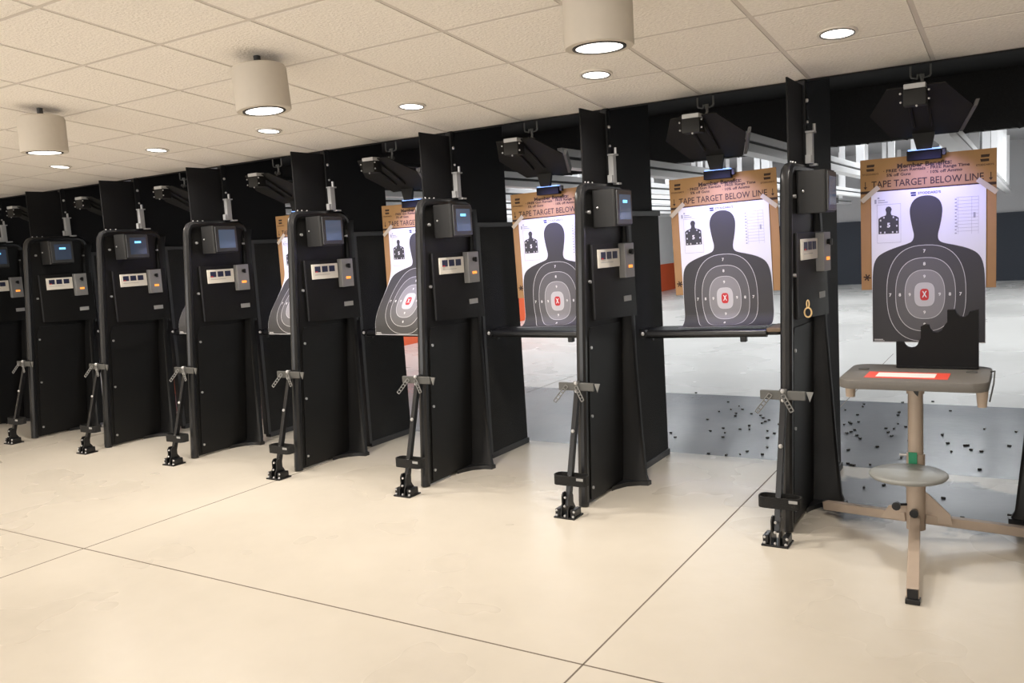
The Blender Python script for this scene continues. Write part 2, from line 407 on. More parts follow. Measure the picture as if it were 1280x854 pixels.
# ================================================================ TARGET RAILS
hang = None
for i, xc in enumerate(LANE + [.71]):
    rl = empty('target_rail', (xc, 5.35, 2.19))
    L = YR - .4 - 5.35
    obj('upper_channel', box(nb(), -.05, .05, .25, L, .085, .14, .004), 'rail', rl, False)
    obj('slot', box(nb(), -.035, .035, .25, L, .06, .085), 'rail_dark', rl, False)
    obj('lower_channel', box(nb(), -.06, .06, .25, L, .0, .06, .004), 'rail', rl, False)
    for q, yy in enumerate((4.9, 7.5, 10.2, 12.8, 15.4, 18.0)):
        if hang is None:
            hang = obj('hanger', box(nb(), -.045, .045, -.02, .02, .14, 1.31), 'rail', rl, False); hang.location = (0, yy, 0)
        else:
            h = bpy.data.objects.new('hanger', hang.data); COL.objects.link(h); h.parent = rl; h.location = (0, yy + (i % 3) * .55, 0)
    nm = ['over the lane with the tan table', 'over the second lane from the right', 'over the third lane from the right', 'over the fourth lane from the right',
          'over the fifth lane from the right', 'over the sixth lane from the right', 'over the seventh lane from the right', 'over the far left lane', 'outside the right edge']
    tag(rl, 'white target rail running downrange ' + nm[i], 'rail', 'white target rails')

# ================================================================ TARGETS
def se(cx, cy, a, b, n=2.7, seg=56):
    out = []
    for k in range(seg):
        t = 2 * math.pi * k / seg; c, s_ = math.cos(t), math.sin(t)
        out.append((cx + a * math.copysign(abs(c) ** (2 / n), c), cy + b * math.copysign(abs(s_) ** (2 / n), s_)))
    return out
def pu(x): return (x - 393) / 555 * .60
def pv(y): return -(y - 216) / 752 * .90
CXU = pu(384)
def chaikin(pts, it):
    for _ in range(it):
        out = [pts[0]]
        for a, b in zip(pts, pts[1:]): out += [(a[0] * .75 + b[0] * .25, a[1] * .75 + b[1] * .25), (a[0] * .25 + b[0] * .75, a[1] * .25 + b[1] * .75)]
        pts = out + [pts[-1]]
    return pts
def bend(mode):
    def F(x, v, e):
        """x right, v = distance below the top edge, e = height above the sheet"""
        if mode == 'flat':
            return (x, -e - .012 * max(0, v - .5) ** 2, -v)
        if mode == 'rest':
            v0, R_ = .705, .085
            if v <= v0: return (x, -e, -v)
            a = (v - v0) / R_
            if a <= math.pi / 2: return (x, -(R_ - R_ * math.cos(a)) - e * math.cos(a), -v0 - R_ * math.sin(a) + e * math.sin(a))
            return (x, -R_ - (v - v0 - R_ * math.pi / 2), -v0 - R_ + e)
        t = min(1, max(0, (v - .30) / .55)); s_ = t * t * (3 - 2 * t)
        return (x, -.25 * s_ - e, -v + .055 * s_)
    return F
def flat_poly(poly):
    n = bmesh.new(); vs = [n.verts.new((p[0], p[1], 0)) for p in poly]; n.faces.new(vs); return n
def strip(po, pi_):
    n = bmesh.new(); a = [n.verts.new((*p, 0)) for p in po]; b = [n.verts.new((*p, 0)) for p in pi_]; N = len(a)
    for i in range(N): n.faces.new((a[i], a[(i + 1) % N], b[(i + 1) % N], b[i]))
    return n
def quads(rects):
    n = bmesh.new()
    for x0, x1, y0, y1 in rects: n.faces.new([n.verts.new((x, y, 0)) for x, y in ((x0, y0), (x1, y0), (x1, y1), (x0, y1))])
    return n
def at(bm, x, y):
    bmesh.ops.translate(bm, verts=bm.verts, vec=(x, y, 0)); return bm
def warp(bm, F, e, mode):
    bmesh.ops.triangulate(bm, faces=bm.faces)
    if mode != 'flat':
        for v in [.30 + .015 * q for q in range(40)]:
            bmesh.ops.bisect_plane(bm, geom=bm.verts[:] + bm.edges[:] + bm.faces[:], plane_co=(0, -v, 0), plane_no=(0, 1, 0))
    for vt in bm.verts: vt.co = Vector(F(vt.co.x, -vt.co.y, e))
    return bm
def make_target(mode):
    F = bend(mode); root = empty('paper_target')
    def add(name, bm, m, e, par=root): 
        return obj(name, warp(bm, F, e, mode), m, par, False)
    PW, PH = .30, .90
    add('sheet', quads([(-PW, PW, -PH, 0)]), 'paper', 0)
    body = [(322, 468), (300, 478), (240, 494), (180, 515), (140, 540), (121, 590), (118, 700), (118, 964), (668, 964), (668, 700), (663, 595), (640, 540), (590, 512), (530, 495), (470, 482), (448, 468)]
    sm = [(pu(x), pv(y)) for x, y in body]
    # round only the shoulders
    head = [(pu(x), pv(y)) for x, y in ((448, 468), (445, 440), (455, 405), (466, 350), (468, 310), (455, 275), (425, 254), (388, 249), (350, 254), (322, 275), (308, 310), (311, 350), (322, 405), (331, 440), (322, 468))]
    top = sm[9:] + head[1:-1] + sm[:7]; sil = [sm[7], sm[8]] + chaikin(top, 2)
    add('silhouette', flat_poly(sil), 'p_body', .0016)
    rings = [('p_7', 190, 580, 487, 962), ('p_8', 235, 531, 548, 911), ('p_9', 282, 480, 608, 850), ('p_10', 330, 430, 671, 789)]
    e = .0020
    for mname, x0, x1, y0, y1 in rings:
        cx, cy = pu((x0 + x1) / 2), (pv(y0) + pv(y1)) / 2; a, b = (pu(x1) - pu(x0)) / 2, (pv(y0) - pv(y1)) / 2
        nn = 2.5 if mname != 'p_10' else 3.2
        z = add('scoring_zone', flat_poly(se(cx, cy, a, b, nn)), mname, e); e += .0004
        add('scoring_ring', strip(se(cx, cy, a, b, nn), se(cx, cy, a - .0032, b - .0034, nn)), 'p_line', e, z); e += .0004
    z = add('bullseye', flat_poly(se(pu(380), pv(730), .0235, .034, 3.4)), 'red', e); e += .0004
    add('centre_mark', at(text_bm('X', .050, .0015, width=.026), pu(380), pv(730)), 'white', e, z)
    for ch, x, y in (('7', 380, 518), ('8', 380, 580), ('9', 380, 642), ('7', 209, 730), ('8', 258, 730), ('9', 307, 730), ('9', 454, 730), ('8', 503, 730), ('7', 553, 730), ('9', 380, 818), ('8', 380, 878)):
        add('numeral', at(text_bm(ch, .026, .0008), pu(x), pv(y)), 'white', .0052)
    s = add('small_silhouette', flat_poly([(pu(x), pv(y)) for x, y in ((152, 425), (152, 350), (165, 341), (190, 334), (193, 322), (188, 305), (194, 294), (204, 291), (214, 294), (220, 305), (215, 322), (218, 334), (243, 341), (255, 350), (255, 425))]), 'p_body', .0016)
    add('small_score_mark', quads([(pu(x) - .004, pu(x) + .004, pv(y) - .005, pv(y) + .005) for x, y in ((163, 358), (180, 345), (228, 345), (245, 358), (163, 418), (184, 418), (224, 418), (245, 418), (163, 388), (245, 388))]), 'p_line', .0022, s)
    add('small_numeral', at(text_bm('5', .036, .0015), pu(204), pv(384)), 'white', .0026, s)
    fr = []
    for x0, x1, y0, y1 in ((145, 265, 280, 470),):
        for (xa, xb, ya, yb) in ((x0, x1, y0, y0 + 1.5), (x0, x1, y1 - 1.5, y1), (x0, x0 + 1.2, y0, y1), (x1 - 1.2, x1, y0, y1)): fr.append((pu(xa), pu(xb), pv(yb), pv(ya)))
    add('small_frame', quads(fr), 'p_grey', .0014)
    tb = []
    for yy in range(270, 446, 16): tb.append((pu(532), pu(636), pv(yy + 1.2), pv(yy)))
    for xx in (542, 605, 636): tb.append((pu(xx - 1), pu(xx), pv(445), pv(270)))
    for yy in range(276, 440, 16): tb.append((pu(526), pu(534 + (yy % 5)), pv(yy + 6), pv(yy)))
    tb.append((pu(612), pu(622), pv(370), pv(345)))
    add('score_table', quads(tb), 'p_grey', .0014)
    lg = [(pu(314), pu(340), pv(238), pv(230)), (pu(316), pu(340), pv(249), pv(241))]
    add('printed_logo', quads(lg), 'p_navy', .0014)
    add('printed_name', at(text_bm("STODDARD'S", .019, .0004, width=.118), pu(405), pv(241) + .004), 'p_navy', .0014)
    add('corner_print', quads([(pu(133), pu(143), pv(274), pv(254)), (pu(150), pu(186), pv(262), pv(258)), (pu(150), pu(200), pv(272), pv(268)), (pu(148), pu(158), pv(252), pv(244))]), 'p_grey', .0014)
    add('foot_print', quads([(pu(126), pu(170), pv(955), pv(951)), (pu(126), pu(178), pv(961), pv(958))]), 'p_line', .0022)
    for sx, rot in ((-1, 40), (1, -40)):
        t = quads([(-.062, .062, -.014, .014)])
        bmesh.ops.rotate(t, verts=t.verts, cent=(0, 0, 0), matrix=Matrix.Rotation(math.radians(rot), 3, 'Z'))
        add('tape_strip', at(t, sx * .305, -.012), 'tape', .0030)
    return root
# ---- cardboard backer with its print
def make_board():
    b = empty('target_backer')
    BW, BH = .355, .775
    obj('cardboard', box(nb(), -BW, BW, 0, .006, -BH, 0), 'card', b, False)
    def put(name, bm, x, z, m='ink', e=-.0012, par=b):
        bmesh.ops.rotate(bm, verts=bm.verts, cent=(0, 0, 0), matrix=Matrix.Rotation(math.pi / 2, 3, 'X'))
        bmesh.ops.translate(bm, verts=bm.verts, vec=(x, e, z)); return obj(name, bm, m, par, False)
    put('printed_heading', text_bm('Member Benefits:', .036, .0012, width=.285), -.01, -.054)
    put('printed_line', text_bm('\u00b7 FREE Gun Rentals', .024, .0007, width=.225), -.115, -.077)
    put('printed_line', text_bm('\u00b7 FREE Range Time', .024, .0007, width=.215), .115, -.077)
    put('printed_line', text_bm('5% off Guns', .024, .0007, width=.13), -.145, -.102)
    put('printed_line', text_bm('\u00b7 10% off Ammo', .024, .0007, width=.18), .095, -.102)
    put('printed_instruction', text_bm('TAPE TARGET BELOW LINE', .056, .0006, width=.585), 0, -.152)
    for s in (-1, 1):
        n = quads([(-.0022, .0022, -.012, .022)]); t = n.faces.new([n.verts.new(p) for p in ((-.010, -.008, 0), (.010, -.008, 0), (0, -.024, 0))])
        put('printed_arrow', n, s * .327, -.152)
        lg = bmesh.new()
        for z0, fl in ((.004, 1), (-.020, -1)):
            lg.faces.new([lg.verts.new(p) for p in ((-.020, z0, 0), (.020, z0, 0), (.024 if fl > 0 else .020, z0 + .015, 0), (-.020 if fl > 0 else -.024, z0 + .015, 0))])
        put('printed_logo', lg, s * .298, -.050)
        put('printed_name', text_bm("STODDARD'S", .014, .0002, width=.088), s * .298, -.088)
    put('printed_line_bar', quads([(-BW + .001, BW - .001, -.008, .008)]), 0, -.193)
    star = bmesh.new()
    for a in range(3):
        q = quads([(-.004, .004, -.021, .021)]); bmesh.ops.rotate(q, verts=q.verts, cent=(0, 0, 0), matrix=Matrix.Rotation(math.radians(20 + 60 * a), 3, 'Z')); merge(star, q)
    put('printed_star', star, -.322, -.700)
    return b

# ---- carrier: tilted six-sided deflector, motor box, neck and clip
def make_carrier():
    c = empty('target_carrier')      # origin at y=5.5 (clip plane), z=0 world
    # deflector runs from high front edge down to the rear; local plate coordinates (x, s) with s along the tilt
    F0 = Vector((0, -.50, 2.345)); F1 = Vector((0, -.06, 2.125)); d = F1 - F0; nrm = Vector((0, d.z, -d.y)).normalized()
    def P(x, s, lift=0): return F0 + d * s + Vector((x, 0, 0)) + nrm * lift
    def plate(poly, th=.006):
        bm = nb(); a = [bm.verts.new(P(*p)) for p in poly]; b = [bm.verts.new(P(p[0], p[1]) + nrm * -th) for p in poly]; N = len(a)
        bm.faces.new(a); bm.faces.new(list(reversed(b)))
        for i in range(N): bm.faces.new((a[i], a[(i + 1) % N], b[(i + 1) % N], b[i]))
        return bm
    obj('deflector_plate', plate([(-.14, 0), (.14, 0), (.255, .48), (.17, 1), (-.17, 1), (-.255, .48)]), 'defl', c, False)
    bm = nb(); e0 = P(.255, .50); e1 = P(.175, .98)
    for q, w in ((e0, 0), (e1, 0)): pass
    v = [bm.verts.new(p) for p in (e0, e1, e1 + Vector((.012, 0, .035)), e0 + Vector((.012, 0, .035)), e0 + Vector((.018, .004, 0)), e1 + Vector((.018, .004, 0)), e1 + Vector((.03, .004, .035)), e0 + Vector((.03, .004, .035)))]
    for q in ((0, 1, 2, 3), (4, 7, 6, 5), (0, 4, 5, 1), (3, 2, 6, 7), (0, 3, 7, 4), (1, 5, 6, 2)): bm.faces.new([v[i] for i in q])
    obj('edge_flange', bm, 'defl_grey', c, False)  # flange catches the range light; that paler tone is painted in
    for sx in (-1, 1):
        a, b_ = P(sx * .045, .05, .012), P(sx * .045, .75, .012)
        obj('rib', sweep(nb(), [a, b_], .009, 6), 'defl', c)
    mb = obj('motor_box', box(nb(), -.055, .055, -.545, -.455, 2.245, 2.33, .004), 'defl_grey', c, False); mb.data.materials[0] = M['defl']
    obj('box_label', box(nb(), -.052, .052, -.548, -.46, 2.33, 2.356, .003), 'bracket', mb, False)
    for x, z in ((-.068, 2.31), (-.066, 2.265), (.068, 2.315), (.068, 2.27), (.01, 2.24)): obj('box_bolt', sphere(nb(), (x, -.545, z), .006, seg=8), 'bolt', mb)
    bm = nb(); prism(bm, [(-.062, 2.14), (.055, 2.14), (.038, 2.05), (-.038, 2.05)], -.10, -.075, 'y'); obj('neck', bm, 'defl', c, False)
    cl = obj('clip', box(nb(), -.095, .085, -.062, -.012, 1.992, 2.047, .004), 'black_matte', c, False)
    obj('clip_lamp', box(nb(), -.088, .078, -.058, -.018, 2.047, 2.055), 'led_blue', cl, False)  # blue light falling on the clip top, painted as a glowing strip
    obj('clip_lever', box(nb(), .085, .108, -.05, -.02, 2.01, 2.05, .004), 'steel_black', cl, False)
    # hanger hooks that hold the rail end
    bm = nb()
    for sx in (-1, 1): sweep(bm, [(sx * .05, -.26, 2.49), (sx * .05, -.26, 2.435), (sx * .045, -.26, 2.425), (sx * .018, -.26, 2.418), (sx * .014, -.26, 2.44)], .006, 6)
    sweep(bm, [(0, -.26, 2.44), (.01, -.26, 2.40), (.0, -.26, 2.37), (-.01, -.27, 2.35)], .009, 6)
    sphere(bm, (.02, -.27, 2.365), .016, seg=8); sphere(bm, (-.016, -.27, 2.372), .013, seg=8)
    obj('hanger_hook', bm, 'strap', c)
    obj('rail_arm', box(nb(), -.02, .02, -.45, .08, 2.31, 2.34, .003), 'defl', c, False)
    return c

car0 = make_carrier(); board0 = make_board()
ordn = ['rightmost lane over the tan table stool', 'second lane from the right', 'third lane from the right', 'fourth lane from the right', 'fifth lane from the right', 'sixth lane from the right', 'seventh lane from the right', 'eighth lane, at the left edge']
TY_ = 5.5
modes = {0: 'flat', 1: 'rest', 2: 'rest', 3: 'drape', 4: 'drape', 5: 'drape'}
protos = {}
plabel = ['flat silhouette target with violet light on it, behind the black barrel rest', 'silhouette target with its lower edge resting on the second lane shelf, whole face in view',
          'silhouette target in the third lane, right edge cut off by a divider', 'silhouette target curling forward over its shelf, left half in view',
          'silhouette target curling forward over its shelf, narrow strip beside the fourth divider', 'silhouette target of which only a lower corner shows, sixth lane']
rots = [0, -1.6, -1.2, .4, 0, 0, 0, 0]
for i, xc in enumerate(LANE):
    c = car0 if i == 0 else copy_tree(car0)
    c.location = (xc, TY_, 0); tag(c, 'black six-sided target carrier with white-topped motor box, ' + ordn[i], 'target carrier', 'target carriers')
    if i == 0:
        pass
    l = bpy.data.lights.new('target_led', 'SPOT'); l.energy = 30 if i == 0 else 9; l.color = (.32, .30, 1.0) if i == 0 else (.72, .76, 1.0); l.spot_size = math.radians(95); l.spot_blend = .8; l.shadow_soft_size = .03
    lo = bpy.data.objects.new('target_led', l); COL.objects.link(lo); lo.parent = c; lo.location = (.03, -.30, 2.08)
    lo.rotation_euler = Vector((0, .30, -.40)).to_track_quat('-Z', 'Y').to_euler()
    if i > 5: continue
    b = board0 if i == 0 else copy_tree(board0)
    b.location = (xc, TY_, 2.025); b.rotation_euler = (0, math.radians(rots[i]), 0)
    tag(b, 'brown cardboard target backer with printed range notice, ' + ordn[i], 'cardboard', 'cardboard target backers')
    md = modes[i]
    if md not in protos: protos[md] = t = make_target(md)
    else: t = copy_tree(protos[md])
    t.location = (xc + .005, TY_ - .006, 1.832); t.rotation_euler = (0, math.radians(rots[i]), 0)
    tag(t, plabel[i], 'paper target', 'silhouette paper targets')

# ================================================================ LANE DIVIDERS
def fy(z): return 4.585 + .155 * z / 1.98            # leaning front edge
def make_divider():
    D = empty('lane_divider')
    T = .06
    # slab: side panel of the front shell
    slab = [(fy(.012) + .01, .012), (5.33, .012), (5.36, 1.0), (5.345, 1.90), (5.28, 1.975), (fy(1.97) + .06, 1.975), (fy(1.92) + .02, 1.92)]
    obj('side_panel', prism(nb(), slab, -T + .012, -.012, 'x'), 'black', D, False)
    # rounded rim: front edge, top, rear edge flaring out into the foot
    path = [(-.03, fy(.012), .03)]
    for z in (.5, 1.0, 1.5, 1.88): path.append((-.03, fy(z), z))
    path += [(-.03, fy(1.93) + .005, 1.93), (-.03, fy(1.96) + .025, 1.96), (-.03, fy(1.975) + .06, 1.972), (-.03, 5.0, 1.975), (-.03, 5.26, 1.975), (-.03, 5.315, 1.955), (-.03, 5.345, 1.90), (-.03, 5.355, 1.6), (-.03, 5.36, 1.1)]
    obj('edge_trim', sweep(nb(), path, .033, 10), 'rim', D)
    obj('front_cap', cyl(nb(), (-.03, fy(0), .004), (-.03, fy(.03), .032), .033, seg=14), 'rim', D)
    # flared rear buttress on both sides
    for s, nm in ((1, 1), (-1, 0)):
        bm = nb(); rings = []
        base = 0 if s > 0 else -T
        for z, p, yf in ((.0, .172, 5.13), (.035, .165, 5.135), (.06, .150, 5.15), (.35, .122, 5.175), (.7, .093, 5.205), (1.0, .066, 5.235), (1.075, .058, 5.25), (1.5, .040, 5.29), (1.85, .018, 5.31), (1.93, -.004, 5.33)):
            xi = base - s * .015
            x0 = base
            rings.append([(xi, yf - .01, z), (x0 + s * .004, yf - .012, z), (x0 + s * p * .45, yf - .004, z), (x0 + s * p * .9, yf - .004, z), (x0 + s * p, yf + .008, z), (x0 + s * p, yf + .035, z), (x0 + s * min(p, .012), yf + .075, z), (xi, yf + .09, z)])
        loft(bm, rings)
        obj('buttress', bm, 'black', D)
        # swept foot that runs from the panel out to the buttress
        ft = nb(); f0 = [(0, 4.93), (.012, 4.98), (.05, 5.06), (.12, 5.115), (.178, 5.125), (.182, 5.17), (.0, 5.24)]
        prism(ft, [(base + s * x, y) for x, y in f0], 0, .028, 'z'); obj('foot_flare', ft, 'rim', D)
    # recessed lower panel and cabinet door above
    obj('lower_panel', prism(nb(), [(fy(.03) + .055, .03), (5.13, .03), (5.205, 1.07), (5.19, 1.095), (fy(1.1) + .075, 1.105), (fy(1.05) + .05, 1.05)], -.014, -.004, 'x'), 'black', D, False)
    bm = nb()
    door = [(0.0, 4.80), (.062, 5.33), (0.0, 5.345), (-.02, 5.345), (-.02, 4.80)]
    n = bmesh.new(); a = [n.verts.new((x, y, 1.145 if y < 5 else 1.125)) for x, y in door]; b = [n.verts.new((x * (.8 if y > 5 else 1), y, 1.62)) for x, y in door]
    n.faces.new(a); n.faces.new(list(reversed(b)))
    for i in range(5): n.faces.new((a[i], a[(i + 1) % 5], b[(i + 1) % 5], b[i]))
    bmesh.ops.recalc_face_normals(n, faces=n.faces); merge(bm, n)
    dr = obj('cabinet_door', bm, 'black', D, False)
    obj('door_edge_strip', box(nb(), -.002, .006, 4.795, 4.806, 1.15, 1.62), 'frame', dr, False)
    def fx(y): return .062 * (y - 4.80) / .53 * .9
    ang = -math.atan2(.056, .53)
    def facebox(y0, y1, z0, z1, lift, bev=0, x_in=.01, rx=0):
        yc = (y0 + y1) / 2
        return box(nb(), -x_in, lift, y0 - yc, y1 - yc, z0, z1, bev, mtx=Matrix.Translation((fx(yc) + .003, yc, 0)) @ Matrix.Rotation(ang, 4, 'Z'))
    op = obj('outlet_plate', facebox(4.865, 5.125, 1.468, 1.585, .008, .002), 'plate', D, False)
    for q in range(3):
        y0 = 4.890 + q * .072
        obj('outlet_socket', facebox(y0, y0 + .055, 1.522, 1.568, .0115), 'socket', op, False)
    obj('red_mark', facebox(4.892, 4.915, 1.522, 1.530, .0125), 'red', op, False)
    obj('plate_print', facebox(4.89, 5.04, 1.500, 1.503, .0085), 'label', op, False)
    sw = obj('key_switch_box', facebox(5.135, 5.255, 1.390, 1.615, .042, .004), 'switch', D, False)
    yc = 5.195; kn = nb(); cyl(kn, (fx(yc) + .04, yc, 1.56), (fx(yc) + .062, yc - .003, 1.56), .016); box(kn, fx(yc) + .055, fx(yc) + .072, yc - .006, yc + .006, 1.54, 1.575)
    obj('key_knob', kn, 'steel_black', sw)
    obj('indicator_lamp', facebox(5.176, 5.218, 1.454, 1.472, .048), 'lamp_orange', sw, False)
    obj('lane_label', facebox(5.17, 5.262, 1.232, 1.268, .004), 'label', D, False)
    # console with touch screen
    cs = obj('console', prism(nb(), [(x, y) for x, y in rounded_rect(-.01, .15, 4.855, 5.10, .016, 3)], 1.725, 1.955, 'z'), 'console', D, False)
    bz = obj('screen_bezel', box(nb(), .148, .158, 4.872, 5.098, 1.735, 1.948, .004), 'bezel', cs, False)
    obj('screen', box(nb(), .155, .1592, 4.905, 5.075, 1.765, 1.92), 'screen', cs, False)
    obj('screen_text', box(nb(), .1592, .1600, 4.955, 5.02, 1.868, 1.886), 'glow', cs, False)
    obj('console_bolt', sphere(nb(), (.03, 4.853, 1.845), .007, seg=8), 'bolt', cs)
    # bolts on the panel
    for z in (1.82, 1.39, .98, .55, .10):
        bl = nb(); cyl(bl, (-.012, fy(z) + .075, z), (.004, fy(z) + .075, z), .010, seg=8); obj('panel_bolt', bl, 'bolt', D)
    obj('panel_bolt', cyl(nb(), (-.012, 5.30, 1.80), (.014, 5.30, 1.80), .008, seg=8), 'bolt', D)
    for yy in (4.80, 4.845, 4.90): obj('top_bolt', sphere(nb(), (-.02, yy, 2.006), .006, seg=8), 'bolt', D)
    # upper plate, post, bracket and board
    obj('upper_plate', box(nb(), -.036, -.026, 4.79, 5.15, 1.97, 2.456, .002), 'black_matte', D, False)
    po = obj('ceiling_post', box(nb(), -.055, -.012, 5.135, 5.185, 1.97, cz(5.16) - .012, .003), 'steel_black', D, False)
    obj('post_bolt', sphere(nb(), (-.008, 5.16, 2.37), .012, seg=8), 'bolt', po); obj('post_bolt', sphere(nb(), (-.008, 5.165, 2.25), .009, seg=8), 'bolt', po)
    bm = nb(); box(bm, -.012, .022, 5.135, 5.185, 2.01, 2.19, .003); box(bm, -.012, .02, 5.11, 5.14, 2.01, 2.06, .003); box(bm, -.005, .035, 5.18, 5.23, 2.0, 2.012); box(bm, -.012, .035, 5.125, 5.195, 2.185, 2.195)
    obj('post_clamp', bm, 'bracket', D, False)
    bl = nb(); cyl(bl, (.03, 5.16, 2.19), (.03, 5.16, 2.235), .010, seg=8); obj('clamp_screw', bl, 'bolt', D)
    obj('upper_board', box(nb(), -.055, -.015, 5.17, 5.86, 1.80, 2.68), 'black_matte', D, False)
    # rear panel
    rp = obj('rear_panel', prism(nb(), [(5.40, .02), (5.955, .02), (5.935, 1.80), (5.40, 1.80)], -.048, .002, 'x'), 'rubber', D, False)
    fr = nb(); box(fr, -.055, .014, 5.38, 5.945, 1.795, 1.83, .003); box(fr, -.052, .012, 5.375, 5.41, .03, 1.80, .002); box(fr, -.055, .012, 5.40, 5.965, 0, .045, .003)
    obj('rear_frame', fr, 'frame', rp, False)
    # leaning front strut with foot
    st = obj('front_strut', nb(), 'steel_black', D, False); bm = bmesh.new()
    y0, z0, y1, z1 = 4.375, .06, 4.592, .79
    dv = Vector((0, y1 - y0, z1 - z0)); Lq = dv.length
    box(bm, -.016, .016, -.017, .017, 0, Lq, .003, mtx=Matrix.Translation((-.03, y0, z0)) @ dv.to_track_quat('Z', 'Y').to_matrix().to_4x4())
    bm.to_mesh(st.data); bm.free()
    bm = nb(); box(bm, -.10, .04, 4.315, 4.44, 0, .010, .002)
    for s in (-1, 1):
        prism(bm, [(4.32, .008), (4.43, .008), (4.425, .05), (4.40, .085), (4.40, .13), (4.385, .15), (4.36, .15), (4.345, .13), (4.345, .085), (4.325, .05)], -.03 + s * .022 - .004, -.03 + s * .022 + .004, 'x')
    for s in (-1, 1): box(bm, -.03 + s * .05 - .016, -.03 + s * .05 + .016, 4.33, 4.42, .01, .055, .006)
    obj('foot_bracket', bm, 'steel_black', st, False)
    for x in (-.085, -.03, .025): obj('anchor_bolt', sphere(nb(), (x, 4.33, .015), .009, seg=8), 'bolt', st)
    for x, z in ((-.03, .075), (-.03, .125), (-.085, .045), (.03, .045)): obj('foot_bolt', sphere(nb(), (x, 4.332 if z < .1 else 4.343, z), .008, seg=8), 'bolt', st)
    for z in (.23, .20, .50): obj('strut_bolt', sphere(nb(), (-.03, y0 + (z - z0) / (z1 - z0) * (y1 - y0) - .02, z), .012, seg=8), 'bolt', st)
    # black band looped round the strut
    lp = rounded_rect(-.135, .085, 4.385, 4.475, .034, 5); li = rounded_rect(-.129, .079, 4.391, 4.469, .030, 5)
    bm = nb(); rg = []
    for pts, z in ((lp, .185), (lp, .245), (li, .245), (li, .185)): rg.append([(x, y, z) for x, y in pts])
    rg.append(rg[0]); loft(bm, rg, False); lo = obj('band_loop', bm, 'rubber', D)
    obj('band_sticker', box(nb(), .03, .075, 4.3828, 4.3838, .222, .238), 'label', lo, False)
    # steel strap with perforated ends
    bm = nb(); box(bm, -.155, -.045, 4.565, 4.585, .735, .785, .004); box(bm, -.015, .085, 4.565, 4.585, .735, .785, .004); box(bm, -.05, -.01, 4.560, 4.578, .725, .795, .004)
    sp = obj('steel_strap', bm, 'strap', D, False)
    obj('strap_bolt', sphere(nb(), (-.03, 4.556, .785), .013, seg=8), 'bolt', sp); obj('strap_bolt', sphere(nb(), (-.03, 4.556, .735), .011, seg=8), 'bolt', sp)
    def perf(p0, p1, w, nhole):
        bm = nb(); a = Vector(p0); b = Vector(p1); dd = (b - a).normalized(); sd = dd.cross(Vector((0, 1, 0))).normalized()
        for s in (-1, 1): sweep(bm, [a + sd * s * w, b + sd * s * w], .0035, 5)
        for k in range(nhole + 1):
            q = a + (b - a) * k / nhole; sweep(bm, [q - sd * w, q + sd * w], .0035, 5)
        return bm
    obj('perforated_strap', perf((-.095, 4.558, .765), (-.162, 4.52, .672), .010, 5), 'perf', sp)
    obj('perforated_strap', perf((-.03, 4.552, .765), (.022, 4.535, .68), .010, 5), 'perf', sp)
    bm = nb(); prism(bm, [(.088, .782), (.125, .782), (.106, .728)], 4.571, 4.579, 'y')
    obj('perforated_tab', bm, 'perf', sp, False)
    return D
div0 = make_divider()
dl = ['black lane divider with a brass ring hanging from its door, beside the tan table stool',
      'black lane divider, second from the right, left of the second lane target',
      'black lane divider, third from the right, its lit screen facing the room',
      'black lane divider, fourth from the right, under the middle drum lamp',
      'black lane divider, fifth from the right', 'black lane divider, third from the left edge',
      'black lane divider, second from the left edge, screen showing a bright blue bar',
      'black lane divider cut off by the left edge of the picture']
divs = []
for k in range(8):
    d = div0 if k == 0 else copy_tree(div0, None, ('perforated_strap_none',))
    d.location = (FACE[k], 0, 0); tag(d, dl[k], 'lane divider', 'black lane dividers'); divs.append(d)
# the next divider stands just outside the right edge; its flared foot reaches the picture
dx = copy_tree(div0, None, ('steel_strap', 'perforated_strap')); dx.location = (.14, 0, 0); tag(dx, 'black lane divider just outside the right edge of the picture', 'lane divider', 'black lane dividers')
for k, d in enumerate(divs):
    for ch in kids(d):
        if ch.name.startswith('console'):
            for g in kids(ch):
                if g.name.startswith('screen_text') and k in (0, 3, 4): bpy.data.objects.remove(g)
                elif g.name.startswith('screen') and 'bezel' not in g.name and 'text' not in g.name and k in (5, 6, 7):
                    g.data = g.data.copy(); g.data.materials[0] = M['screen_dim']
# brass ring on the first divider
rg = empty('key_ring', (FACE[0] + .055, 4.80, 1.20), math.pi / 2)
bm = nb(); sweep(bm, [(.004, .019 * math.sin(a), .026 * math.cos(a) - .016) for a in [2 * math.pi * q / 16 for q in range(16)]], .005, 6, True); obj('ring', bm, 'brass', rg)
bm = nb(); sweep(bm, [(.004, .007 * math.sin(a), .022 * math.cos(a) + .030) for a in [2 * math.pi * q / 12 for q in range(12)]], .004, 6, True); obj('clip', bm, 'brass', rg)
tag(rg, 'small brass ring hanging on the rightmost black divider', 'key ring')

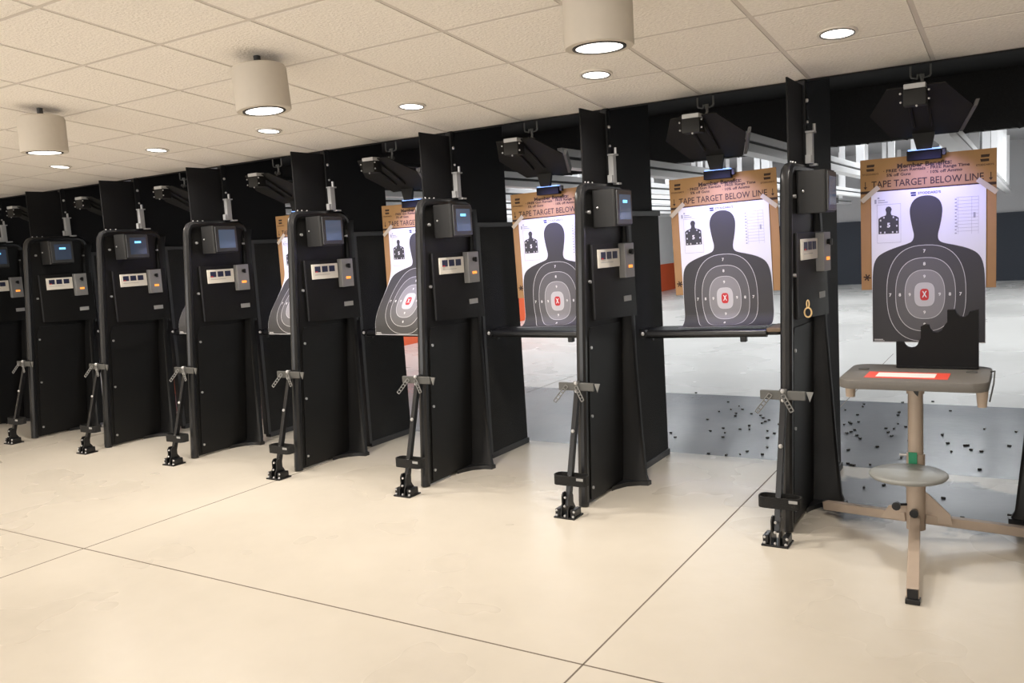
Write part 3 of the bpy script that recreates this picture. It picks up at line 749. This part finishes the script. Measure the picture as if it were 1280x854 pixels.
# ================================================================ LANE SHELVES
def make_shelf():
    s = empty('shooting_shelf')
    obj('shelf_board', prism(nb(), rounded_rect(.03, .92, -.14, .13, .025, 3), -.034, .008, 'z'), 'black', s, False)
    obj('front_tube', cyl(nb(), (.012, -.15, -.018), (.84, -.15, -.018), .027, seg=14), 'rim', s)
    obj('wooden_end', box(nb(), .84, .935, -.165, .10, -.014, .014, .006), 'wood', s, False)
    hk = obj('hinge_knob', cyl(nb(), (.018, -.185, -.01), (.018, -.135, -.01), .026, seg=14), 'steel_black', s)
    obj('hinge_bolt', sphere(nb(), (.018, -.188, -.01), .013, seg=8), 'bolt', hk)
    obj('hinge_arm', box(nb(), -.065, .035, -.055, .12, -.03, .006, .006), 'steel_black', s, False)
    obj('latch_peg', box(nb(), .67, .71, -.165, -.125, -.075, -.03, .006), 'steel_black', s, False)
    obj('latch_peg', box(nb(), .06, .075, -.155, -.13, -.06, -.02, .003), 'steel_black', s, False)
    return s
sh0 = make_shelf()
for k in range(1, 7):
    s = sh0 if k == 1 else copy_tree(sh0)
    s.location = (FACE[k] + .09, 5.49, 1.008); s.rotation_euler = (0, math.radians(-1.1) if k == 1 else 0, 0)
    tag(s, 'black fold-down shooting shelf holding the target, ' + ordn[k], 'shelf', 'black shooting shelves')

# ================================================================ TAN TABLE STOOL
PX, PY = -.505, 4.70
T = empty('table_stool', (PX, PY, 0))
tag(T, 'tan steel pedestal table with round grey seat in the rightmost lane', 'table stool')
ZT = .865
obj('post', sweep(nb(), [(0, 0, .10), (0, 0, ZT - .03)], .036, 20), 'tan', T)
obj('lower_sleeve', sweep(nb(), [(0, 0, .06), (0, 0, .34)], .046, 20), 'tan', T)
obj('collar', sweep(nb(), [(0, 0, .40), (0, 0, .46)], .044, 20), 'tan', T)
obj('top_socket', sweep(nb(), [(0, 0, ZT - .09), (0, 0, ZT - .03)], .042, 20), 'tan', T)
obj('socket_slot', prism(nb(), [(-.020, ZT - .05), (.0, ZT - .045), (.02, ZT - .075), (.016, ZT - .10), (.002, ZT - .085)], -.045, -.036, 'y'), 'steel_black', T, False)
# legs: square tubes
def leg(p0, p1, w=.026):
    a = Vector(p0); b = Vector(p1); dd = b - a
    return box(nb(), -w, w, -w, w, 0, dd.length, .004, mtx=Matrix.Translation(a) @ dd.to_track_quat('Z', 'Y').to_matrix().to_4x4())
L1 = obj('leg', leg((0, -.05, .12), (.075, -.83, .045)), 'tan', T, False)
e = Vector((.075, -.83, .045))
obj('leg_end_plug', box(nb(), .075 - .022, .075 + .022, -.837, -.825, .022, .066), 'steel_black', L1, False)
obj('leg_pad', box(nb(), .045, .105, -.845, -.80, 0, .024, .003), 'steel_black', L1, False)
obj('leg', leg((-.04, .0, .12), (-.50, .25, .055), .024), 'tan', T, False)
obj('leg', leg((.04, .0, .12), (.56, .16, .05), .024), 'tan', T, False)
gs = nb(); prism(gs, [(.03, .10), (.17, .10), (.16, .15), (.06, .25), (.03, .27)], -.006, .006, 'y'); obj('gusset', gs, 'tan', T, False)
gs = nb(); prism(gs, [(-.03, .10), (-.17, .10), (-.13, .17), (-.03, .19)], -.006, .006, 'y'); obj('gusset', gs, 'tan', T, False)
for x, y, z in ((-.085, -.04, .19), (0, -.055, .165)):
    kb = nb(); cyl(kb, (x, y, z), (x, y - .035, z), .018, .022, 10); cyl(kb, (x, y, z), (x * .3, y * .3, z), .007, seg=8); obj('clamp_knob', kb, 'steel_black', T)
obj('seat_clamp', box(nb(), -.075, -.01, -.075, -.02, .335, .38, .006), 'steel_black', T, False)
obj('green_tag', box(nb(), -.028, .012, -.053, -.044, .40, .475), 'green', T, False)
obj('collar_pin', cyl(nb(), (-.075, -.01, .45), (-.03, -.01, .45), .007, seg=8), 'bolt', T)
# seat on its arm
SX, SY, SZ = -.005, -.27, .430
seat = obj('seat', nb(), 'seat', T); bm = bmesh.new(); seg = 48
prof = [(.001, -.028), (.14, -.028), (.170, -.022), (.178, -.012), (.176, -.004), (.165, .001), (.08, .003), (.001, .003)]
loft(bm, [[(SX + a * math.cos(2 * math.pi * q / seg), SY + a * math.sin(2 * math.pi * q / seg), SZ + z) for q in range(seg)] for a, z in prof])
bmesh.ops.recalc_face_normals(bm, faces=bm.faces); bm.to_mesh(seat.data); bm.free()
for p in seat.data.polygons: p.use_smooth = True
obj('seat_arm', box(nb(), -.022, .022, SY, -.03, SZ - .075, SZ - .03, .004), 'tan', T, False)
# table top: rounded slab
tp = obj('table_top', prism(nb(), rounded_rect(-.335, .335, -.25, .29, .08, 6), ZT - .035, ZT + .012, 'z', .006), 'table_top', T)
obj('corner_plate', box(nb(), -.285, -.235, .08, .11, ZT + .012, ZT + .018, .002), 'strap', tp, False)
obj('corner_plate', box(nb(), .225, .275, .06, .09, ZT + .012, ZT + .018, .002), 'strap', tp, False)
hnd = nb(); cyl(hnd, (-.285, -.16, ZT - .09), (-.285, -.16, ZT - .034), .022, .026, 12); obj('handle', hnd, 'tan', tp)
hnd = nb(); cyl(hnd, (.305, -.14, ZT - .12), (.305, -.14, ZT - .034), .02, .028, 12); obj('handle', hnd, 'tan', tp)
hnd = nb(); sweep(hnd, [(.335, -.10, ZT - .10), (.35, -.06, ZT - .02), (.352, .02, ZT + .03), (.335, .06, ZT + .02)], .004, 6); obj('side_wire', hnd, 'strap', tp)
stk = obj('warning_sticker', box(nb(), -.22, .16, -.17, .02, ZT + .0125, ZT + .0135), 'sticker', tp, False)
obj('sticker_panel', box(nb(), -.17, .10, -.135, -.01, ZT + .0136, ZT + .0142), 'white', stk, False)

# black stepped barrel rest standing on the table
px = [(1125.5, 459), (1125.5, 429.5), (1134, 430)]
px += [(1143.5 + 8.5 * math.cos(a), 430 + 6.5 * math.sin(a)) for a in [math.pi * (1 - q / 6) for q in range(1, 6)]]
px += [(1153, 429), (1155.4, 425), (1155.4, 412), (1160, 410), (1164.5, 410.5), (1166, 415), (1170, 418.5), (1175, 419), (1180, 416.5), (1183, 411), (1186.6, 407), (1186.6, 394), (1195, 393.7), (1197, 398), (1201, 401.5), (1206, 402), (1210, 400), (1212, 396), (1217, 395), (1222, 393.7), (1222.5, 459)]
RW = .385; RX0 = -.110; kx = RW / 97; kz = .0047
poly = [(RX0 + (x - 1125.5) * kx, (459 - y) * kz) for x, y in px]
rs = empty('barrel_rest', (PX, PY + .19, ZT + .0125))
obj('rest_block', prism(nb(), poly, -.022, .022, 'y'), 'black_matte', rs, False)
obj('rest_foot', box(nb(), RX0 + .004, RX0 + RW - .004, -.03, .03, 0, .012, .003), 'black_matte', rs, False)
tag(rs, 'black stepped barrel rest with scooped notches standing on the tan table', 'barrel rest')

# ================================================================ SPENT CASINGS
pts = [(820 + x / 3.883, 370 + y / 3.883) for x, y in ((195,473),(350,517),(365,553),(420,553),(403,537),(305,563),(250,602),(388,572),(385,585),(463,575),(508,583),(520,595),(327,645),(335,667),(325,688),(263,658),(408,650),(453,632),(453,650),(515,620),(530,612),(548,605),(595,625),(605,620),(617,615),(620,632),(625,637),(540,658),(575,670),(610,688),(630,677),(540,692),(622,725),(540,738),(73,667),(93,689),(340,776),(408,772),(443,758),(516,772),(255,768))]
pts += [(1050 + x / 4.743, 380 + y / 4.743) for x, y in ((142,597),(135,612),(30,632),(103,661),(65,712),(55,705),(110,702),(25,718),(87,750),(65,762),(40,770),(98,783),(118,802),(350,645),(343,663),(370,588),(408,598),(550,582),(655,637),(343,714),(320,743),(272,741),(285,762),(305,787),(390,732),(408,815),(607,780),(640,830),(740,842),(755,842),(857,745),(1042,761),(1003,845),(220,850))]
pts += [(1040 + x / 3.558, 540 + y / 3.558) for x, y in ((65,8),(110,18),(125,32),(248,5),(265,20),(72,83),(202,69),(343,42),(348,83),(308,117),(168,148),(70,143),(85,150),(98,152),(142,250),(230,240),(490,15),(515,53),(530,90),(590,63),(603,62),(618,82),(665,90),(790,65),(820,3),(657,170),(495,298),(580,385),(790,375))]
bm = nb(); cyl(bm, (-.009, 0, 0), (.009, 0, 0), .0062, seg=10); cyl(bm, (-.0098, 0, 0), (-.008, 0, 0), .0068, seg=10)
cas = obj('spent_casing', bm, 'casing'); 
for n_, (x, y) in enumerate(pts):
    dcam = Vector(((x - 640), (y - 427), 1059.9)); w = Vector([sum(RT[i][q] * dcam[q] for q in range(3)) for i in range(3)])
    t = -EYE / w.z; X, Y = w.x * t, w.y * t
    o = cas if n_ == 0 else cas.copy()
    if n_: COL.objects.link(o)
    o.location = (X, Y, .0066); o.rotation_euler = (0, 0, random.uniform(0, 6.28)); o.scale = (1.15, 1.15, 1)
    tag(o, 'small dark spent casing lying on the floor beyond the firing line', 'casing', 'spent casings on the floor')
